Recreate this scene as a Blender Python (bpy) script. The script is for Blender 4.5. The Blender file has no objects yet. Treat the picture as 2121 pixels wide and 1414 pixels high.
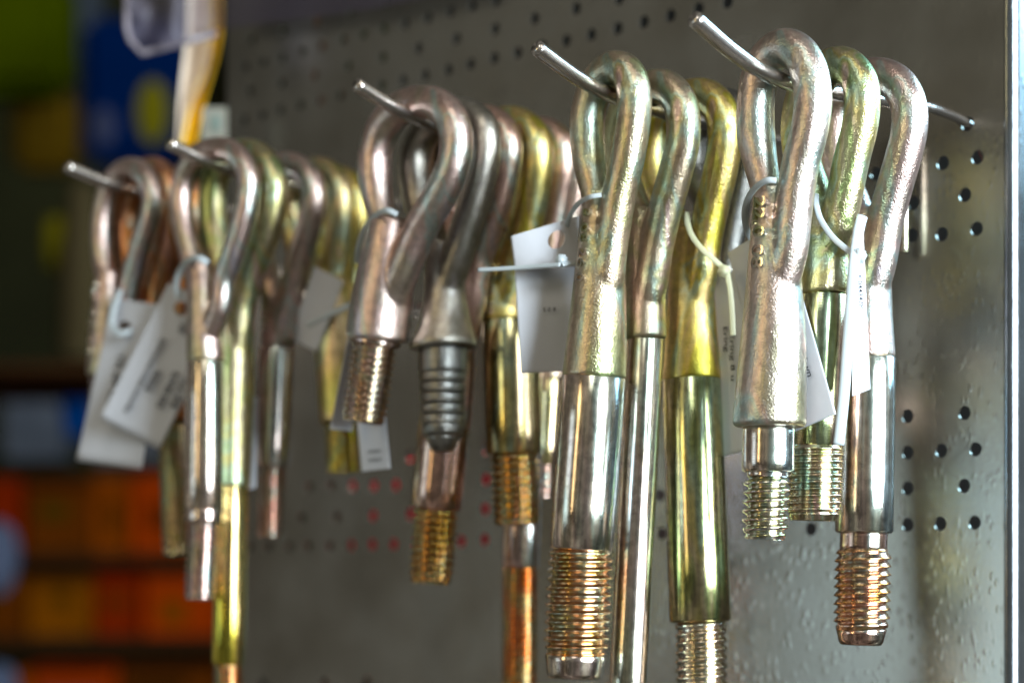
import bpy, bmesh, math, random
from mathutils import Vector, Matrix, noise as mnoise
R_ = math.radians
random.seed(7)
SC = bpy.context.scene
COL = SC.collection

# ------------------------------------------------------------ camera
FPX = 80/36*2121.0
YAW = R_(43.8)
CAM = Vector((0.64, -1.05, 1.30))
FW = Vector((-math.sin(YAW), math.cos(YAW), 0)); RT = Vector((math.cos(YAW), math.sin(YAW), 0)); UP = Vector((0, 0, 1))
HV = 1299.0
cd = bpy.data.cameras.new('camera'); cam = bpy.data.objects.new('camera', cd); COL.objects.link(cam)
cam.location = CAM; cam.rotation_euler = (R_(90), 0, YAW)
cd.lens = 80; cd.sensor_width = 36; cd.shift_y = (HV-707)/2121.0
cd.clip_start = .02; cd.clip_end = 60
cd.dof.use_dof = True; cd.dof.focus_distance = 1.12; cd.dof.aperture_fstop = 4.0
SC.camera = cam
# ------------------------------------------------------------ world
W = bpy.data.worlds.new('World'); SC.world = W; W.use_nodes = True
def mkw():
    nt = W.node_tree; nt.nodes.clear(); N = nt.nodes.new; L = nt.links.new
    out = N('ShaderNodeOutputWorld'); bg = N('ShaderNodeBackground'); L(bg.outputs[0], out.inputs[0])
    tc = N('ShaderNodeTexCoord'); sp = N('ShaderNodeSeparateXYZ'); L(tc.outputs['Generated'], sp.inputs[0])
    at = N('ShaderNodeMath'); at.operation = 'ARCTAN2'; L(sp.outputs[1], at.inputs[0]); L(sp.outputs[0], at.inputs[1])
    cb = N('ShaderNodeCombineXYZ'); L(at.outputs[0], cb.inputs[0]); L(sp.outputs[2], cb.inputs[1])
    def layer(sx, sy, off, stops):
        mp = N('ShaderNodeMapping'); mp.inputs['Scale'].default_value = (sx, sy, 1); mp.inputs['Location'].default_value = (off, 0, 0)
        L(cb.outputs[0], mp.inputs[0])
        n = N('ShaderNodeTexNoise'); n.inputs['Scale'].default_value = 1; n.inputs['Detail'].default_value = 2; n.inputs['Roughness'].default_value = .5
        L(mp.outputs[0], n.inputs['Vector'])
        r = N('ShaderNodeValToRGB'); e = r.color_ramp.elements
        e[0].position = stops[0][0]; e[0].color = (*stops[0][1], 1); e[1].position = stops[-1][0]; e[1].color = (*stops[-1][1], 1)
        for p, c in stops[1:-1]: x = e.new(p); x.color = (*c, 1)
        L(n.outputs['Fac'], r.inputs[0]); return r
    # made-up noise bands of light for the metal to reflect, dim and brownish elsewhere
    r1 = layer(8.5, 1.3, 2.0, [(.38, (.022, .024, .024)), (.46, (.06, .055, .048)), (.53, (.12, .11, .09)), (.58, (.05, .065, .065)), (.64, (.55, .51, .42)), (.74, (1.6, 1.6, 1.5))])
    r2 = layer(1.4, 1.6, 7.0, [(.40, (.10, .09, .07)), (.62, (1, 1, 1))])
    mu = N('ShaderNodeMixRGB'); mu.blend_type = 'MULTIPLY'; mu.inputs[0].default_value = 1; L(r1.outputs[0], mu.inputs[1]); L(r2.outputs[0], mu.inputs[2])
    L(mu.outputs[0], bg.inputs[0]); bg.inputs[1].default_value = 2.4
mkw()
# ------------------------------------------------------------ lamps
def area(name, loc, target, sx, sy, power, col):
    l = bpy.data.lights.new(name, 'AREA'); l.shape = 'RECTANGLE'; l.size = sx; l.size_y = sy; l.energy = power; l.color = col
    o = bpy.data.objects.new(name, l); COL.objects.link(o); o.location = loc
    o.rotation_euler = (Vector(target)-Vector(loc)).to_track_quat('-Z', 'Y').to_euler(); return o
area('window_light', (3.3, -.15, 2.05), (-.5, -.12, 1.38), 2.5, 1.9, 640, (.81, .93, 1.0))
area('doorway_light', (.75, 1.7, 2.55), (-.2, -.1, 1.40), 1.1, 1.0, 75, (.45, .78, 1.0))
area('ceiling_light', (.9, -1.6, 3.4), (-.4, -.1, 1.4), .5, .9, 14, (1, .93, .80))
area('aisle_light', (-1.40, -2.5, 1.30), (-.05, -.0, 1.3), .75, .55, 4.6, (.66, .88, 1.0))
area('pin_streak_light', (-.35, -2.7, 2.05), (-.4, -.1, 1.4), .14, 1.2, 9, (1, .80, .42))  # added unseen strip, placed for a warm streak on the pins
area('shelf_light', (-2.1, .9, 3.4), (-3.4, 2.1, 1.5), 1.4, .6, 9, (1, .92, .8))
SC.view_settings.view_transform = 'Standard'; SC.view_settings.look = 'None'
SC.view_settings.exposure = 0; SC.view_settings.gamma = 1

# ------------------------------------------------------------ measuring helpers
def Pq(u, v, q):           # point at distance q in front of the panel face (y = -q)
    d = FW+RT*((u-1060.5)/FPX)+UP*((HV-v)/FPX)
    return CAM+d*((-q-CAM.y)/d.y)
def far(w): return w if w < 1.8 else w*1.5
def Pw(u, v, w):           # point at distance w along the view axis (beyond the panel everything stands 1.5 times as far)
    w = far(w)
    return CAM+(FW+RT*((u-1060.5)/FPX)+UP*((HV-v)/FPX))*w
def dep(p): return (p-CAM).dot(FW)
def px(p): return dep(p)/FPX        # metres per photo pixel at p
def q_at(xp, u):           # distance from panel of the peg standing at x = xp seen at column u
    t = (u-1060.5)/FPX
    d = FW+RT*t
    s = (xp-CAM.x)/d.x
    return -(CAM.y+d.y*s)

# ------------------------------------------------------------ materials
def newmat(name):
    m = bpy.data.materials.new(name); m.use_nodes = True
    return m, m.node_tree, m.node_tree.nodes['Principled BSDF']
def simple(name, col, rough=.5, metal=0, bump=0, bscale=300, var=0, **kw):
    m, nt, b = newmat(name); N = nt.nodes.new; L = nt.links.new
    b.inputs['Base Color'].default_value = (*col, 1); b.inputs['Roughness'].default_value = rough; b.inputs['Metallic'].default_value = metal
    for k, v in kw.items(): b.inputs[k.replace('_', ' ')].default_value = v
    tc = N('ShaderNodeTexCoord'); n = N('ShaderNodeTexNoise'); n.inputs['Scale'].default_value = bscale; n.inputs['Detail'].default_value = 4
    L(tc.outputs['Object'], n.inputs['Vector'])
    if bump:
        bp = N('ShaderNodeBump'); bp.inputs['Strength'].default_value = bump; bp.inputs['Distance'].default_value = .0006
        L(n.outputs['Fac'], bp.inputs['Height']); L(bp.outputs[0], b.inputs['Normal'])
    if var:
        n2 = N('ShaderNodeTexNoise'); n2.inputs['Scale'].default_value = bscale*.12; n2.inputs['Detail'].default_value = 5
        L(tc.outputs['Object'], n2.inputs['Vector'])
        mr = N('ShaderNodeMapRange'); mr.inputs['From Min'].default_value = .3; mr.inputs['From Max'].default_value = .7
        mr.inputs['To Min'].default_value = 1-var; mr.inputs['To Max'].default_value = 1+var
        L(n2.outputs['Fac'], mr.inputs['Value'])
        mx = N('ShaderNodeVectorMath'); mx.operation = 'SCALE'; mx.inputs[0].default_value = col
        L(mr.outputs[0], mx.inputs['Scale']); L(mx.outputs[0], b.inputs['Base Color'])
    return m
PAL = {   # plated zinc: passivation colours drift over the surface
 'pink':   [(.52, .42, .37), (.60, .47, .42), (.44, .40, .27), (.50, .50, .54)],
 'silver': [(.54, .48, .40), (.60, .52, .46), (.48, .44, .28), (.46, .54, .56)],
 'bright': [(.62, .59, .50), (.66, .56, .44), (.50, .53, .30), (.42, .62, .62)],
 'gold':   [(.50, .42, .15), (.58, .48, .22), (.42, .43, .14), (.60, .46, .32)],
 'green':  [(.34, .40, .16), (.50, .44, .18), (.22, .38, .26), (.54, .42, .30)],
 'olive':  [(.46, .43, .24), (.54, .47, .33), (.36, .42, .22), (.56, .44, .38)],
 'copper': [(.50, .33, .24), (.56, .38, .30), (.44, .34, .15), (.54, .42, .38)],
 'yellow': [(.62, .50, .07), (.66, .54, .16), (.44, .47, .08), (.60, .47, .26)],
 'brown':  [(.38, .29, .22), (.46, .35, .28), (.34, .29, .16), (.48, .38, .34)],
 'cast':   [(.30, .28, .24), (.38, .35, .31), (.26, .25, .20), (.40, .38, .38)],
 'grey':   [(.17, .17, .16), (.24, .23, .21), (.15, .15, .14), (.27, .25, .23)],
 'orange': [(.62, .26, .05), (.58, .46, .22), (.60, .32, .18), (.48, .50, .34)],
 'rust':   [(.44, .16, .04), (.54, .22, .05), (.40, .21, .07), (.56, .28, .08)],
}
MC = {}
def zinc(pal, kind, pal2=None):
    key = (pal, kind, pal2)
    if key in MC: return MC[key]
    m, nt, b = newmat(f'{pal}_{kind}_metal'); N = nt.nodes.new; L = nt.links.new
    c = PAL[pal]; b.inputs['Metallic'].default_value = 1
    tc = N('ShaderNodeTexCoord'); mp = N('ShaderNodeMapping')
    mp.inputs['Scale'].default_value = (1, 1, .45) if kind != 'turned' else (1, 1, .12)
    L(tc.outputs['Object'], mp.inputs[0])
    n = N('ShaderNodeTexNoise'); n.inputs['Scale'].default_value = 36 if kind != 'thread' else 60
    n.inputs['Detail'].default_value = 3; n.inputs['Distortion'].default_value = .6
    L(mp.outputs[0], n.inputs['Vector'])
    r = N('ShaderNodeValToRGB'); e = r.color_ramp.elements
    mx = lambda a, b_, k: tuple(a[i]*(1-k)+b_[i]*k for i in range(3))+(1,)
    PK, TL, VI = (.70, .44, .42), (.28, .58, .58), (.46, .44, .66)
    if pal in ('grey', 'cast'): PK = TL = VI = c[1]
    e[0].position = .30; e[0].color = (*c[2], 1); e[1].position = .72; e[1].color = mx(c[3], VI, .3)
    for p_, q_ in ((.40, (*c[0], 1)), (.455, mx(c[0], PK, .42)), (.505, (*c[1], 1)), (.555, mx(c[1], TL, .45)), (.60, (*c[0], 1)), (.655, mx(c[3], PK, .3))):
        x = e.new(p_); x.color = q_
    L(n.outputs['Fac'], r.inputs[0])
    src = r.outputs[0]
    if pal2:
        d = PAL[pal2]; r2 = N('ShaderNodeValToRGB'); e2 = r2.color_ramp.elements
        e2[0].position = .35; e2[0].color = (*d[0], 1); e2[1].position = .66; e2[1].color = (*d[1], 1)
        x = e2.new(.5); x.color = (*d[2], 1); L(n.outputs['Fac'], r2.inputs[0])
        at = N('ShaderNodeAttribute'); at.attribute_name = 'flank'
        mq = N('ShaderNodeMixRGB'); L(at.outputs['Fac'], mq.inputs[0]); L(r.outputs[0], mq.inputs[1]); L(r2.outputs[0], mq.inputs[2]); src = mq.outputs[0]
    # fine grime in the plating
    n3 = N('ShaderNodeTexNoise'); n3.inputs['Scale'].default_value = 240; n3.inputs['Detail'].default_value = 5
    L(tc.outputs['Object'], n3.inputs['Vector'])
    mr = N('ShaderNodeMapRange'); mr.inputs['From Min'].default_value = .32; mr.inputs['From Max'].default_value = .6
    mr.inputs['To Min'].default_value = .76; mr.inputs['To Max'].default_value = 1.05; L(n3.outputs['Fac'], mr.inputs['Value'])
    sc = N('ShaderNodeVectorMath'); sc.operation = 'SCALE'; L(src, sc.inputs[0]); L(mr.outputs[0], sc.inputs['Scale'])
    L(sc.outputs[0], b.inputs['Base Color'])
    bp = N('ShaderNodeBump')
    if kind == 'forged':
        b.inputs['Roughness'].default_value = .32
        f = N('ShaderNodeTexNoise'); f.inputs['Scale'].default_value = 900; f.inputs['Detail'].default_value = 2; f.inputs['Roughness'].default_value = .6
        L(tc.outputs['Object'], f.inputs['Vector'])
        g = N('ShaderNodeTexNoise'); g.inputs['Scale'].default_value = 95; g.inputs['Detail'].default_value = 2
        L(tc.outputs['Object'], g.inputs['Vector'])
        ad = N('ShaderNodeMath'); ad.operation = 'MULTIPLY_ADD'; ad.inputs[1].default_value = .9
        L(g.outputs['Fac'], ad.inputs[0]); L(f.outputs['Fac'], ad.inputs[2])
        bp.inputs['Strength'].default_value = .66; bp.inputs['Distance'].default_value = .00048
        L(ad.outputs[0], bp.inputs['Height'])
    else:
        b.inputs['Roughness'].default_value = .15 if kind == 'turned' else .22
        if kind == 'turned':
            b.inputs['Roughness'].default_value = .17
            w = N('ShaderNodeTexWave'); w.wave_type = 'BANDS'; w.bands_direction = 'Z'; w.inputs['Scale'].default_value = 420
            w.inputs['Distortion'].default_value = .4; L(tc.outputs['Object'], w.inputs['Vector'])
            bp.inputs['Strength'].default_value = .10; bp.inputs['Distance'].default_value = .0003
            L(w.outputs['Fac'], bp.inputs['Height'])
            rr = N('ShaderNodeMapRange'); rr.inputs['To Min'].default_value = .13; rr.inputs['To Max'].default_value = .26
            L(n3.outputs['Fac'], rr.inputs['Value']); L(rr.outputs[0], b.inputs['Roughness'])
        else:
            bp.inputs['Strength'].default_value = .15; bp.inputs['Distance'].default_value = .0003
            L(n3.outputs['Fac'], bp.inputs['Height'])
    L(bp.outputs[0], b.inputs['Normal'])
    try:
        b.inputs['Thin Film IOR'].default_value = 1.6
        tf = N('ShaderNodeMapRange'); tf.inputs['To Min'].default_value = 240; tf.inputs['To Max'].default_value = 560
        L(n.outputs['Fac'], tf.inputs['Value']); L(tf.outputs[0], b.inputs['Thin Film Thickness'])
    except Exception: pass
    MC[key] = m; return m

def panel_material(nm='galvanised_sheet', k=1):
    m, nt, b = newmat(nm); N = nt.nodes.new; L = nt.links.new
    b.inputs['Metallic'].default_value = .93
    tc = N('ShaderNodeTexCoord')
    mp = N('ShaderNodeMapping'); mp.inputs['Scale'].default_value = (1, 1, .6); L(tc.outputs['Object'], mp.inputs[0])
    v = N('ShaderNodeTexVoronoi'); v.feature = 'SMOOTH_F1'; v.inputs['Scale'].default_value = 230; v.inputs['Smoothness'].default_value = .3; L(mp.outputs[0], v.inputs['Vector'])
    n = N('ShaderNodeTexNoise'); n.inputs['Scale'].default_value = 14; n.inputs['Detail'].default_value = 6; n.inputs['Roughness'].default_value = .55
    L(tc.outputs['Object'], n.inputs['Vector'])
    r = N('ShaderNodeValToRGB'); e = r.color_ramp.elements
    e[0].position = .3; e[0].color = (.235, .22, .185, 1); e[1].position = .72; e[1].color = (.31, .30, .27, 1)
    L(n.outputs['Fac'], r.inputs[0]); L(r.outputs[0], b.inputs['Base Color'])
    rr = N('ShaderNodeMapRange'); rr.inputs['From Min'].default_value = .3; rr.inputs['From Max'].default_value = .7
    rr.inputs['To Min'].default_value = .19; rr.inputs['To Max'].default_value = .28; L(n.outputs['Fac'], rr.inputs['Value'])
    L(rr.outputs[0], b.inputs['Roughness'])
    # droplets left by the dip: raised drips, denser in patches
    mr = N('ShaderNodeMapRange'); mr.interpolation_type = 'SMOOTHSTEP'; mr.inputs['From Min'].default_value = .42; mr.inputs['From Max'].default_value = .12
    L(v.outputs['Distance'], mr.inputs['Value'])
    g = N('ShaderNodeTexNoise'); g.inputs['Scale'].default_value = 45; g.inputs['Detail'].default_value = 3; L(mp.outputs[0], g.inputs['Vector'])
    gr = N('ShaderNodeMapRange'); gr.inputs['From Min'].default_value = .25; gr.inputs['From Max'].default_value = .65; L(g.outputs['Fac'], gr.inputs['Value'])
    ml = N('ShaderNodeMath'); ml.operation = 'MULTIPLY'; L(mr.outputs[0], ml.inputs[0]); L(gr.outputs[0], ml.inputs[1])
    ad = N('ShaderNodeMath'); ad.operation = 'MULTIPLY_ADD'; ad.inputs[1].default_value = .8; L(g.outputs['Fac'], ad.inputs[0]); L(ml.outputs[0], ad.inputs[2])
    bp = N('ShaderNodeBump'); bp.inputs['Strength'].default_value = .19; bp.inputs['Distance'].default_value = .0005
    L(ad.outputs[0], bp.inputs['Height']); L(bp.outputs[0], b.inputs['Normal'])
    return m
M_PANEL = panel_material()
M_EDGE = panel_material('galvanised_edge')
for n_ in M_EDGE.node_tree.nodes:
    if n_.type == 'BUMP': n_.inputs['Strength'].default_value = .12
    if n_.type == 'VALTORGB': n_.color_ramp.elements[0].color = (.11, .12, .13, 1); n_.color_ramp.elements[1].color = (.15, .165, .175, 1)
M_WIRE = simple('peg_wire_steel', (.50, .46, .43), .26, 1, .25, 400, .12)
M_TAG = simple('tag_card', (.47, .48, .52), .5, 0, .25, 160, .08)
M_INK = simple('black_ink', (.03, .03, .035), .6)
M_TIE = simple('white_nylon', (.36, .40, .42), .32, 0, .1, 200, .03, Subsurface_Weight=.25, Subsurface_Radius=(.003, .003, .003))
M_TIEY = simple('aged_nylon', (.66, .66, .44), .35, 0, .1, 200, .03)
M_DARK = simple('hole_shade_black', (.015, .015, .014), .6, 0, 0, 100, .1)  # near-black that stands for the shade behind the panel's holes

# ------------------------------------------------------------ object helpers
def tag(o, label=None, cat=None, group=None, kind=None):
    if label: o['label'] = label
    if cat: o['category'] = cat
    if group: o['group'] = group
    if kind: o['kind'] = kind
    return o
def empty(name, loc, **k):
    o = bpy.data.objects.new(name, None); COL.objects.link(o); o.location = loc; o.empty_display_size = .02
    return tag(o, **k)
def build(name, bm, mat, parent=None, smooth=True, origin=None):
    """bm is in world coordinates; the object gets the parent's origin (or the given one)"""
    org = parent_origin(parent) if parent else (origin or Vector((0, 0, 0)))
    bm.transform(Matrix.Translation(-org))
    bm.normal_update()
    me = bpy.data.meshes.new(name); bm.to_mesh(me); bm.free()
    me.materials.append(mat)
    for p in me.polygons: p.use_smooth = smooth
    o = bpy.data.objects.new(name, me); COL.objects.link(o)
    if parent: o.parent = parent
    else: o.location = org
    return o
def parent_origin(p):
    v = Vector(p.location)
    while p.parent: p = p.parent; v += Vector(p.location)
    return v
def sweep(bm, pts, rad, seg=20, flat=None, caps=True):
    """tube along pts with radius list; flat=(axis, ratio) squashes the section along axis"""
    n = len(pts); rad = [rad]*n if not hasattr(rad, '__len__') else rad
    T = [(pts[min(i+1, n-1)]-pts[max(i-1, 0)]).normalized() for i in range(n)]
    ref = flat[0] if flat else FW
    x = (ref-T[0]*ref.dot(T[0])).normalized(); rings = []
    for i in range(n):
        if flat: x = (ref-T[i]*ref.dot(T[i])).normalized()
        else: x = (x-T[i]*x.dot(T[i])).normalized()
        y = T[i].cross(x); k = flat[1] if flat else 1
        rings.append([bm.verts.new(pts[i]+x*(math.cos(a)*rad[i]*k)+y*(math.sin(a)*rad[i])) for a in [2*math.pi*j/seg for j in range(seg)]])
    for i in range(n-1):
        for j in range(seg):
            bm.faces.new((rings[i][j], rings[i][(j+1) % seg], rings[i+1][(j+1) % seg], rings[i+1][j]))
    if caps:
        bm.faces.new(rings[0][::-1]); bm.faces.new(rings[-1])
def spline(P, k=8):
    """Catmull-Rom through points (tuples of any length)"""
    out = []; n = len(P)
    for i in range(n-1):
        p0, p1, p2, p3 = P[max(i-1, 0)], P[i], P[i+1], P[min(i+2, n-1)]
        for s in range(k):
            t = s/k
            out.append(tuple(.5*((2*b)+(c-a)*t+(2*a-5*b+4*c-d)*t*t+(-a+3*b-3*c+d)*t**3) for a, b, c, d in zip(p0, p1, p2, p3)))
    out.append(tuple(P[-1])); return out
def lathe(bm, prof, seg=40):
    """prof: list of (Vector centre, radius); rings square to the overall axis"""
    ax = (prof[-1][0]-prof[0][0]).normalized(); x = (FW-ax*FW.dot(ax)).normalized(); y = ax.cross(x); rings = []
    for c, r in prof:
        rings.append([bm.verts.new(c+x*(math.cos(a)*r)+y*(math.sin(a)*r)) for a in [2*math.pi*j/seg for j in range(seg)]])
    for i in range(len(prof)-1):
        for j in range(seg):
            bm.faces.new((rings[i][j], rings[i][(j+1) % seg], rings[i+1][(j+1) % seg], rings[i+1][j]))
    bm.faces.new(rings[0][::-1]); bm.faces.new(rings[-1])
def lineP(A, B, prof):
    """profile given as (v, radius_px) along the straight axis A->B in pixel space (u,v,q)"""
    out = []
    for v, r in prof:
        t = (v-A[1])/(B[1]-A[1]); u = A[0]+(B[0]-A[0])*t; q = A[2]+(B[2]-A[2])*t
        p = Pq(u, v, q); out.append((p, r*px(p)))
    return out
def thread_mesh(bm, A, B, r, pitch_px, style='v', depth=.16, seg=44, end=True):
    """real helical thread between pixel-space points A and B"""
    a = Pq(*A); b = Pq(*B); ax = (b-a); L = ax.length; ax.normalize(); R0 = r*px(a); pit = pitch_px*px(a)
    x = (FW-ax*FW.dot(ax)).normalized(); y = ax.cross(x)
    lay = bm.verts.layers.float.new('flank'); per = 12; nr = int(L/pit*per)+1; G = {}
    for i in range(-per, nr+1):
        f = (i/per) % 1.0
        if style == 'v': k = abs(2*f-1)
        elif style == 'saw': k = f/.75 if f < .75 else (1-f)/.25
        else: k = .5+.5*math.cos(2*math.pi*f)
        for j in range(seg):
            h = (i/per+j/seg)*pit; an = 2*math.pi*j/seg
            rr = R0*(1-depth*(1-k))
            e = (L-h)/pit
            if end and e < 1.6: rr = min(rr, R0*(.84+.09*max(e, 0)))
            if h < pit*.8: rr = min(rr, R0*(1-depth+depth*max(h, 0)/(pit*.8)))
            hc = min(max(h, 0), L)
            vv = bm.verts.new(a+ax*hc+x*(math.cos(an)*rr)+y*(math.sin(an)*rr)); G[i, j] = vv
            vv[lay] = .95*(min(1, max(0, (f-.45)*6)) if f < .9 else max(0, (1-f)*10))
    for i in range(-per, nr):
        for j in range(seg):
            if j < seg-1: k4 = [(i, j), (i, j+1), (i+1, j+1), (i+1, j)]
            else: k4 = [(i, j), (i+per, 0), (i+per+1, 0), (i+1, j)]
            if all(q_ in G for q_ in k4): bm.faces.new([G[q_] for q_ in k4])
    for hh, r_ in ((0, R0*(1-depth)), (L, R0*.84)):
        cap = [bm.verts.new(a+ax*hh+x*(math.cos(2*math.pi*j/seg)*r_)+y*(math.sin(2*math.pi*j/seg)*r_)) for j in range(seg)]
        bm.faces.new(cap if hh else cap[::-1])
    bmesh.ops.remove_doubles(bm, verts=bm.verts, dist=1e-6)
    bmesh.ops.recalc_face_normals(bm, faces=bm.faces)
def remeshed(bm, voxel, smooth_it=5):
    me = bpy.data.meshes.new('tmp'); bm.to_mesh(me); bm.free()
    o = bpy.data.objects.new('tmp', me); COL.objects.link(o)
    md = o.modifiers.new('r', 'REMESH'); md.mode = 'VOXEL'; md.voxel_size = voxel
    ms = o.modifiers.new('s', 'SMOOTH'); ms.iterations = smooth_it; ms.factor = .5
    dg = bpy.context.evaluated_depsgraph_get(); dg.update()
    m2 = bpy.data.meshes.new_from_object(o.evaluated_get(dg))
    b2 = bmesh.new(); b2.from_mesh(m2)
    bpy.data.objects.remove(o); bpy.data.meshes.remove(me); bpy.data.meshes.remove(m2)
    return b2
_font = None
def text_verts(s, size):
    c = bpy.data.curves.new('t', 'FONT'); c.body = s; c.size = size; c.align_x = 'LEFT'; c.resolution_u = 3; c.offset = .012
    o = bpy.data.objects.new('t', c); COL.objects.link(o)
    dg = bpy.context.evaluated_depsgraph_get(); dg.update()
    m = bpy.data.meshes.new_from_object(o.evaluated_get(dg))
    V = [v.co.copy() for v in m.vertices]; F = [list(p.vertices) for p in m.polygons]
    bpy.data.objects.remove(o); bpy.data.curves.remove(c); bpy.data.meshes.remove(m)
    return V, F

# ------------------------------------------------------------ the perforated panel
def rowh(pts): return pts
HOLES = []
HOLES += [(505.6,246.7),(543,238.5),(581,227.7),(622,217),(663,207.8),(704.8,197.3),(747,187.5),(790.8,177.4),(835,167.5),(881,156),(929,145),(975,133),(1024,121),(1072.7,109.5),(1123,97),(1173,85),(1225,72.4),(1279.6,59.3),(1334,46),(1389,33),(1447,19),(1507,5)]
HOLES += [(518,188),(583,172),(650.5,155),(721.5,136),(793,118.6),(867,100.5),(945.6,80.6),(1025.7,60.6),(1107.6,39),(1193.6,18),(1283,-3)]
HOLES += [(508,138),(546,128),(585,118.6),(626.5,106),(666,95),(710.7,82.4),(752,70),(795,60),(839.6,49),(886.7,37.6),(933,25),(978.6,12.7),(1028,1.4)]
HOLES += [(521.5,81.5),(586,62.5),(655,44),(726,24),(800,5.4)]
HOLES += [(641.6,1008),(686,1006),(729.6,1006),(773.8,1005.5),(819,1004),(1006,992.5),(625.7,1071),(698,1070),(772,1067.7),(849,1064),(1004,1053.7),(517,1131),(558,1130.5),(599,1130),(638.6,1129.5),(683,1129),(726.6,1128),(770.7,1127),(814.5,1126),(861,1125),(908,1123),(955,1120.5),(1003,1117),(849,944),(1006,929),(865,640),(760,1412),(545,1413),(672,1412)]
HOLES += [(1953,338),(2025,326),(1999,404),(1951,485),(2023,474),(1815,360),(1892,421),(1889,487),
          (1880,862),(1998,855),(1880,937),(1950,933),(2021,930),(1880,1011),(1997,1006),(1880,1086),(1948,1084),(2019,1082),(1680,1095),(1371,1104),(1368,1025),(1745,1092),(1812,1089)]
PEGHOLE5 = (2004, 257)
def build_panel():
    XL = Pq(470, 700, 0).x; XR = -.006; Z0, Z1 = .95, 1.95
    cu = bpy.data.curves.new('panel', 'CURVE'); cu.dimensions = '2D'; cu.fill_mode = 'BOTH'; cu.resolution_u = 1
    def poly(pts):
        s = cu.splines.new('POLY'); s.points.add(len(pts)-1); s.use_cyclic_u = True
        for p, (a, b) in zip(s.points, pts): p.co = (a, b, 0, 1)
    poly([(XL, Z0), (XR, Z0), (XR, Z1), (XL, Z1)])
    rr = .00385
    for (u, v) in HOLES+[PEGHOLE5]+[None]*0:
        p = Pq(u, v, 0); r_ = rr
        poly([(p.x+r_*math.cos(2*math.pi*k/20), p.z+r_*math.sin(2*math.pi*k/20)) for k in range(20)])
    for xp, z in PEGS:
        poly([(xp+rr*math.cos(2*math.pi*k/20), z+rr*math.sin(2*math.pi*k/20)) for k in range(20)])
    cu.extrude = .0006
    o = bpy.data.objects.new('tmp', cu); COL.objects.link(o)
    dg = bpy.context.evaluated_depsgraph_get(); dg.update()
    m = bpy.data.meshes.new_from_object(o.evaluated_get(dg)); bpy.data.objects.remove(o)
    bm = bmesh.new(); bm.from_mesh(m); bpy.data.meshes.remove(m)
    bm.transform(Matrix.Rotation(R_(90), 4, 'X'))     # curve xy -> world xz, face looks to -y
    bm.transform(Matrix.Translation((0, .0006, 0)))
    bmesh.ops.remove_doubles(bm, verts=bm.verts, dist=1e-6)
    root = empty('display_panel', Vector((0, 0, Z0)), label='galvanised perforated steel sheet that all the pegs are hooked into', cat='display panel')
    build('face_sheet', bm, M_PANEL, root, smooth=False)
    # rolled right edge and return flange
    bm = bmesh.new(); prof = []
    r = .006
    for k in range(11):
        a = R_(90*k/10); prof.append((XR+r*math.sin(a), r-r*math.cos(a)))
    prof.append((XR+r, .055))
    inner = []
    t = .0012
    for k in range(11):
        a = R_(90*k/10); inner.append((XR+(r-t)*math.sin(a), r-(r-t)*math.cos(a)))
    inner.append((XR+r-t, .055))
    loop = prof+inner[::-1]
    nz = 60; rings = []
    for i in range(nz+1):
        z = Z0+(Z1-Z0)*i/nz
        rings.append([bm.verts.new((x, y, z)) for x, y in loop])
    n = len(loop)
    for i in range(nz):
        for j in range(n): bm.faces.new((rings[i][j], rings[i][(j+1) % n], rings[i+1][(j+1) % n], rings[i+1][j]))
    bmesh.ops.recalc_face_normals(bm, faces=bm.faces)
    build('edge_flange', bm, M_EDGE, root)
# ------------------------------------------------------------ pegs
ZP = {}
PEG = []
for tip, bend, lab in [((138, 345), (245, 408), 'bare wire peg at the far left, its cut tip blurred over the dark shelves'),
                       ((350, 298), (465, 366), 'wire peg second from the left, its tip just below the yellow curled card'),
                       ((738, 175), (872, 260), 'middle wire peg, above the pin with the short pink threaded end'),
                       ((1110, 98), (1255, 198), 'wire peg second from the right with its tip cut square'),
                       ((1437, 38), (1590, 150), 'nearest wire peg, rightmost, its inner end bent into a hole of the sheet')]:
    pt = Pq(*tip, .232); pb = Pq(*bend, .18)
    PEG.append((pt, pb, lab))
PEG_X = [p[0].x for p in PEG]
PEG_X[4] = Pq(2004, 257, 0).x
PEGS = [(PEG_X[i], PEG[i][1].z-.002) for i in range(4)]
def build_pegs():
    for i, (pt, pb, lab) in enumerate(PEG):
        x = PEG_X[i]; zb = pb.z
        if i == 4: zw = Pq(2004, 257, 0).z; hump = .0016
        else: zw = zb-.002; hump = .001
        P = [(x, .02, zw-.018), (x, .008, zw-.004), (x, -.002, zw+.0005), (x, -.022, zw+hump*1.6), (x, -.045, zw+hump*1.5), (x, -.10, zb*.5+zw*.5), (x, -.155, zb-.0008), (x, -.182, zb+.0015), (pt.x*.6+x*.4, -.205, zb+(pt.z-zb)*.42), (pt.x, pt.y, pt.z)]
        bm = bmesh.new(); SP = [Vector(p) for p in spline(P, 8)]
        sweep(bm, SP, [.0026+.0013*min(1, max(0, (-p.y-.02)/.09)) for p in SP], 20)
        bmesh.ops.bevel(bm, geom=[e for e in bm.edges if len([f for f in e.link_faces if len(f.verts) > 4]) == 1], offset=.0006, segments=2, affect='EDGES')
        tag(build('wire_peg', bm, M_WIRE, None, origin=Vector((x, 0, zw))), lab, 'peg', 'wire pegs hooked into the panel')

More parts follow.
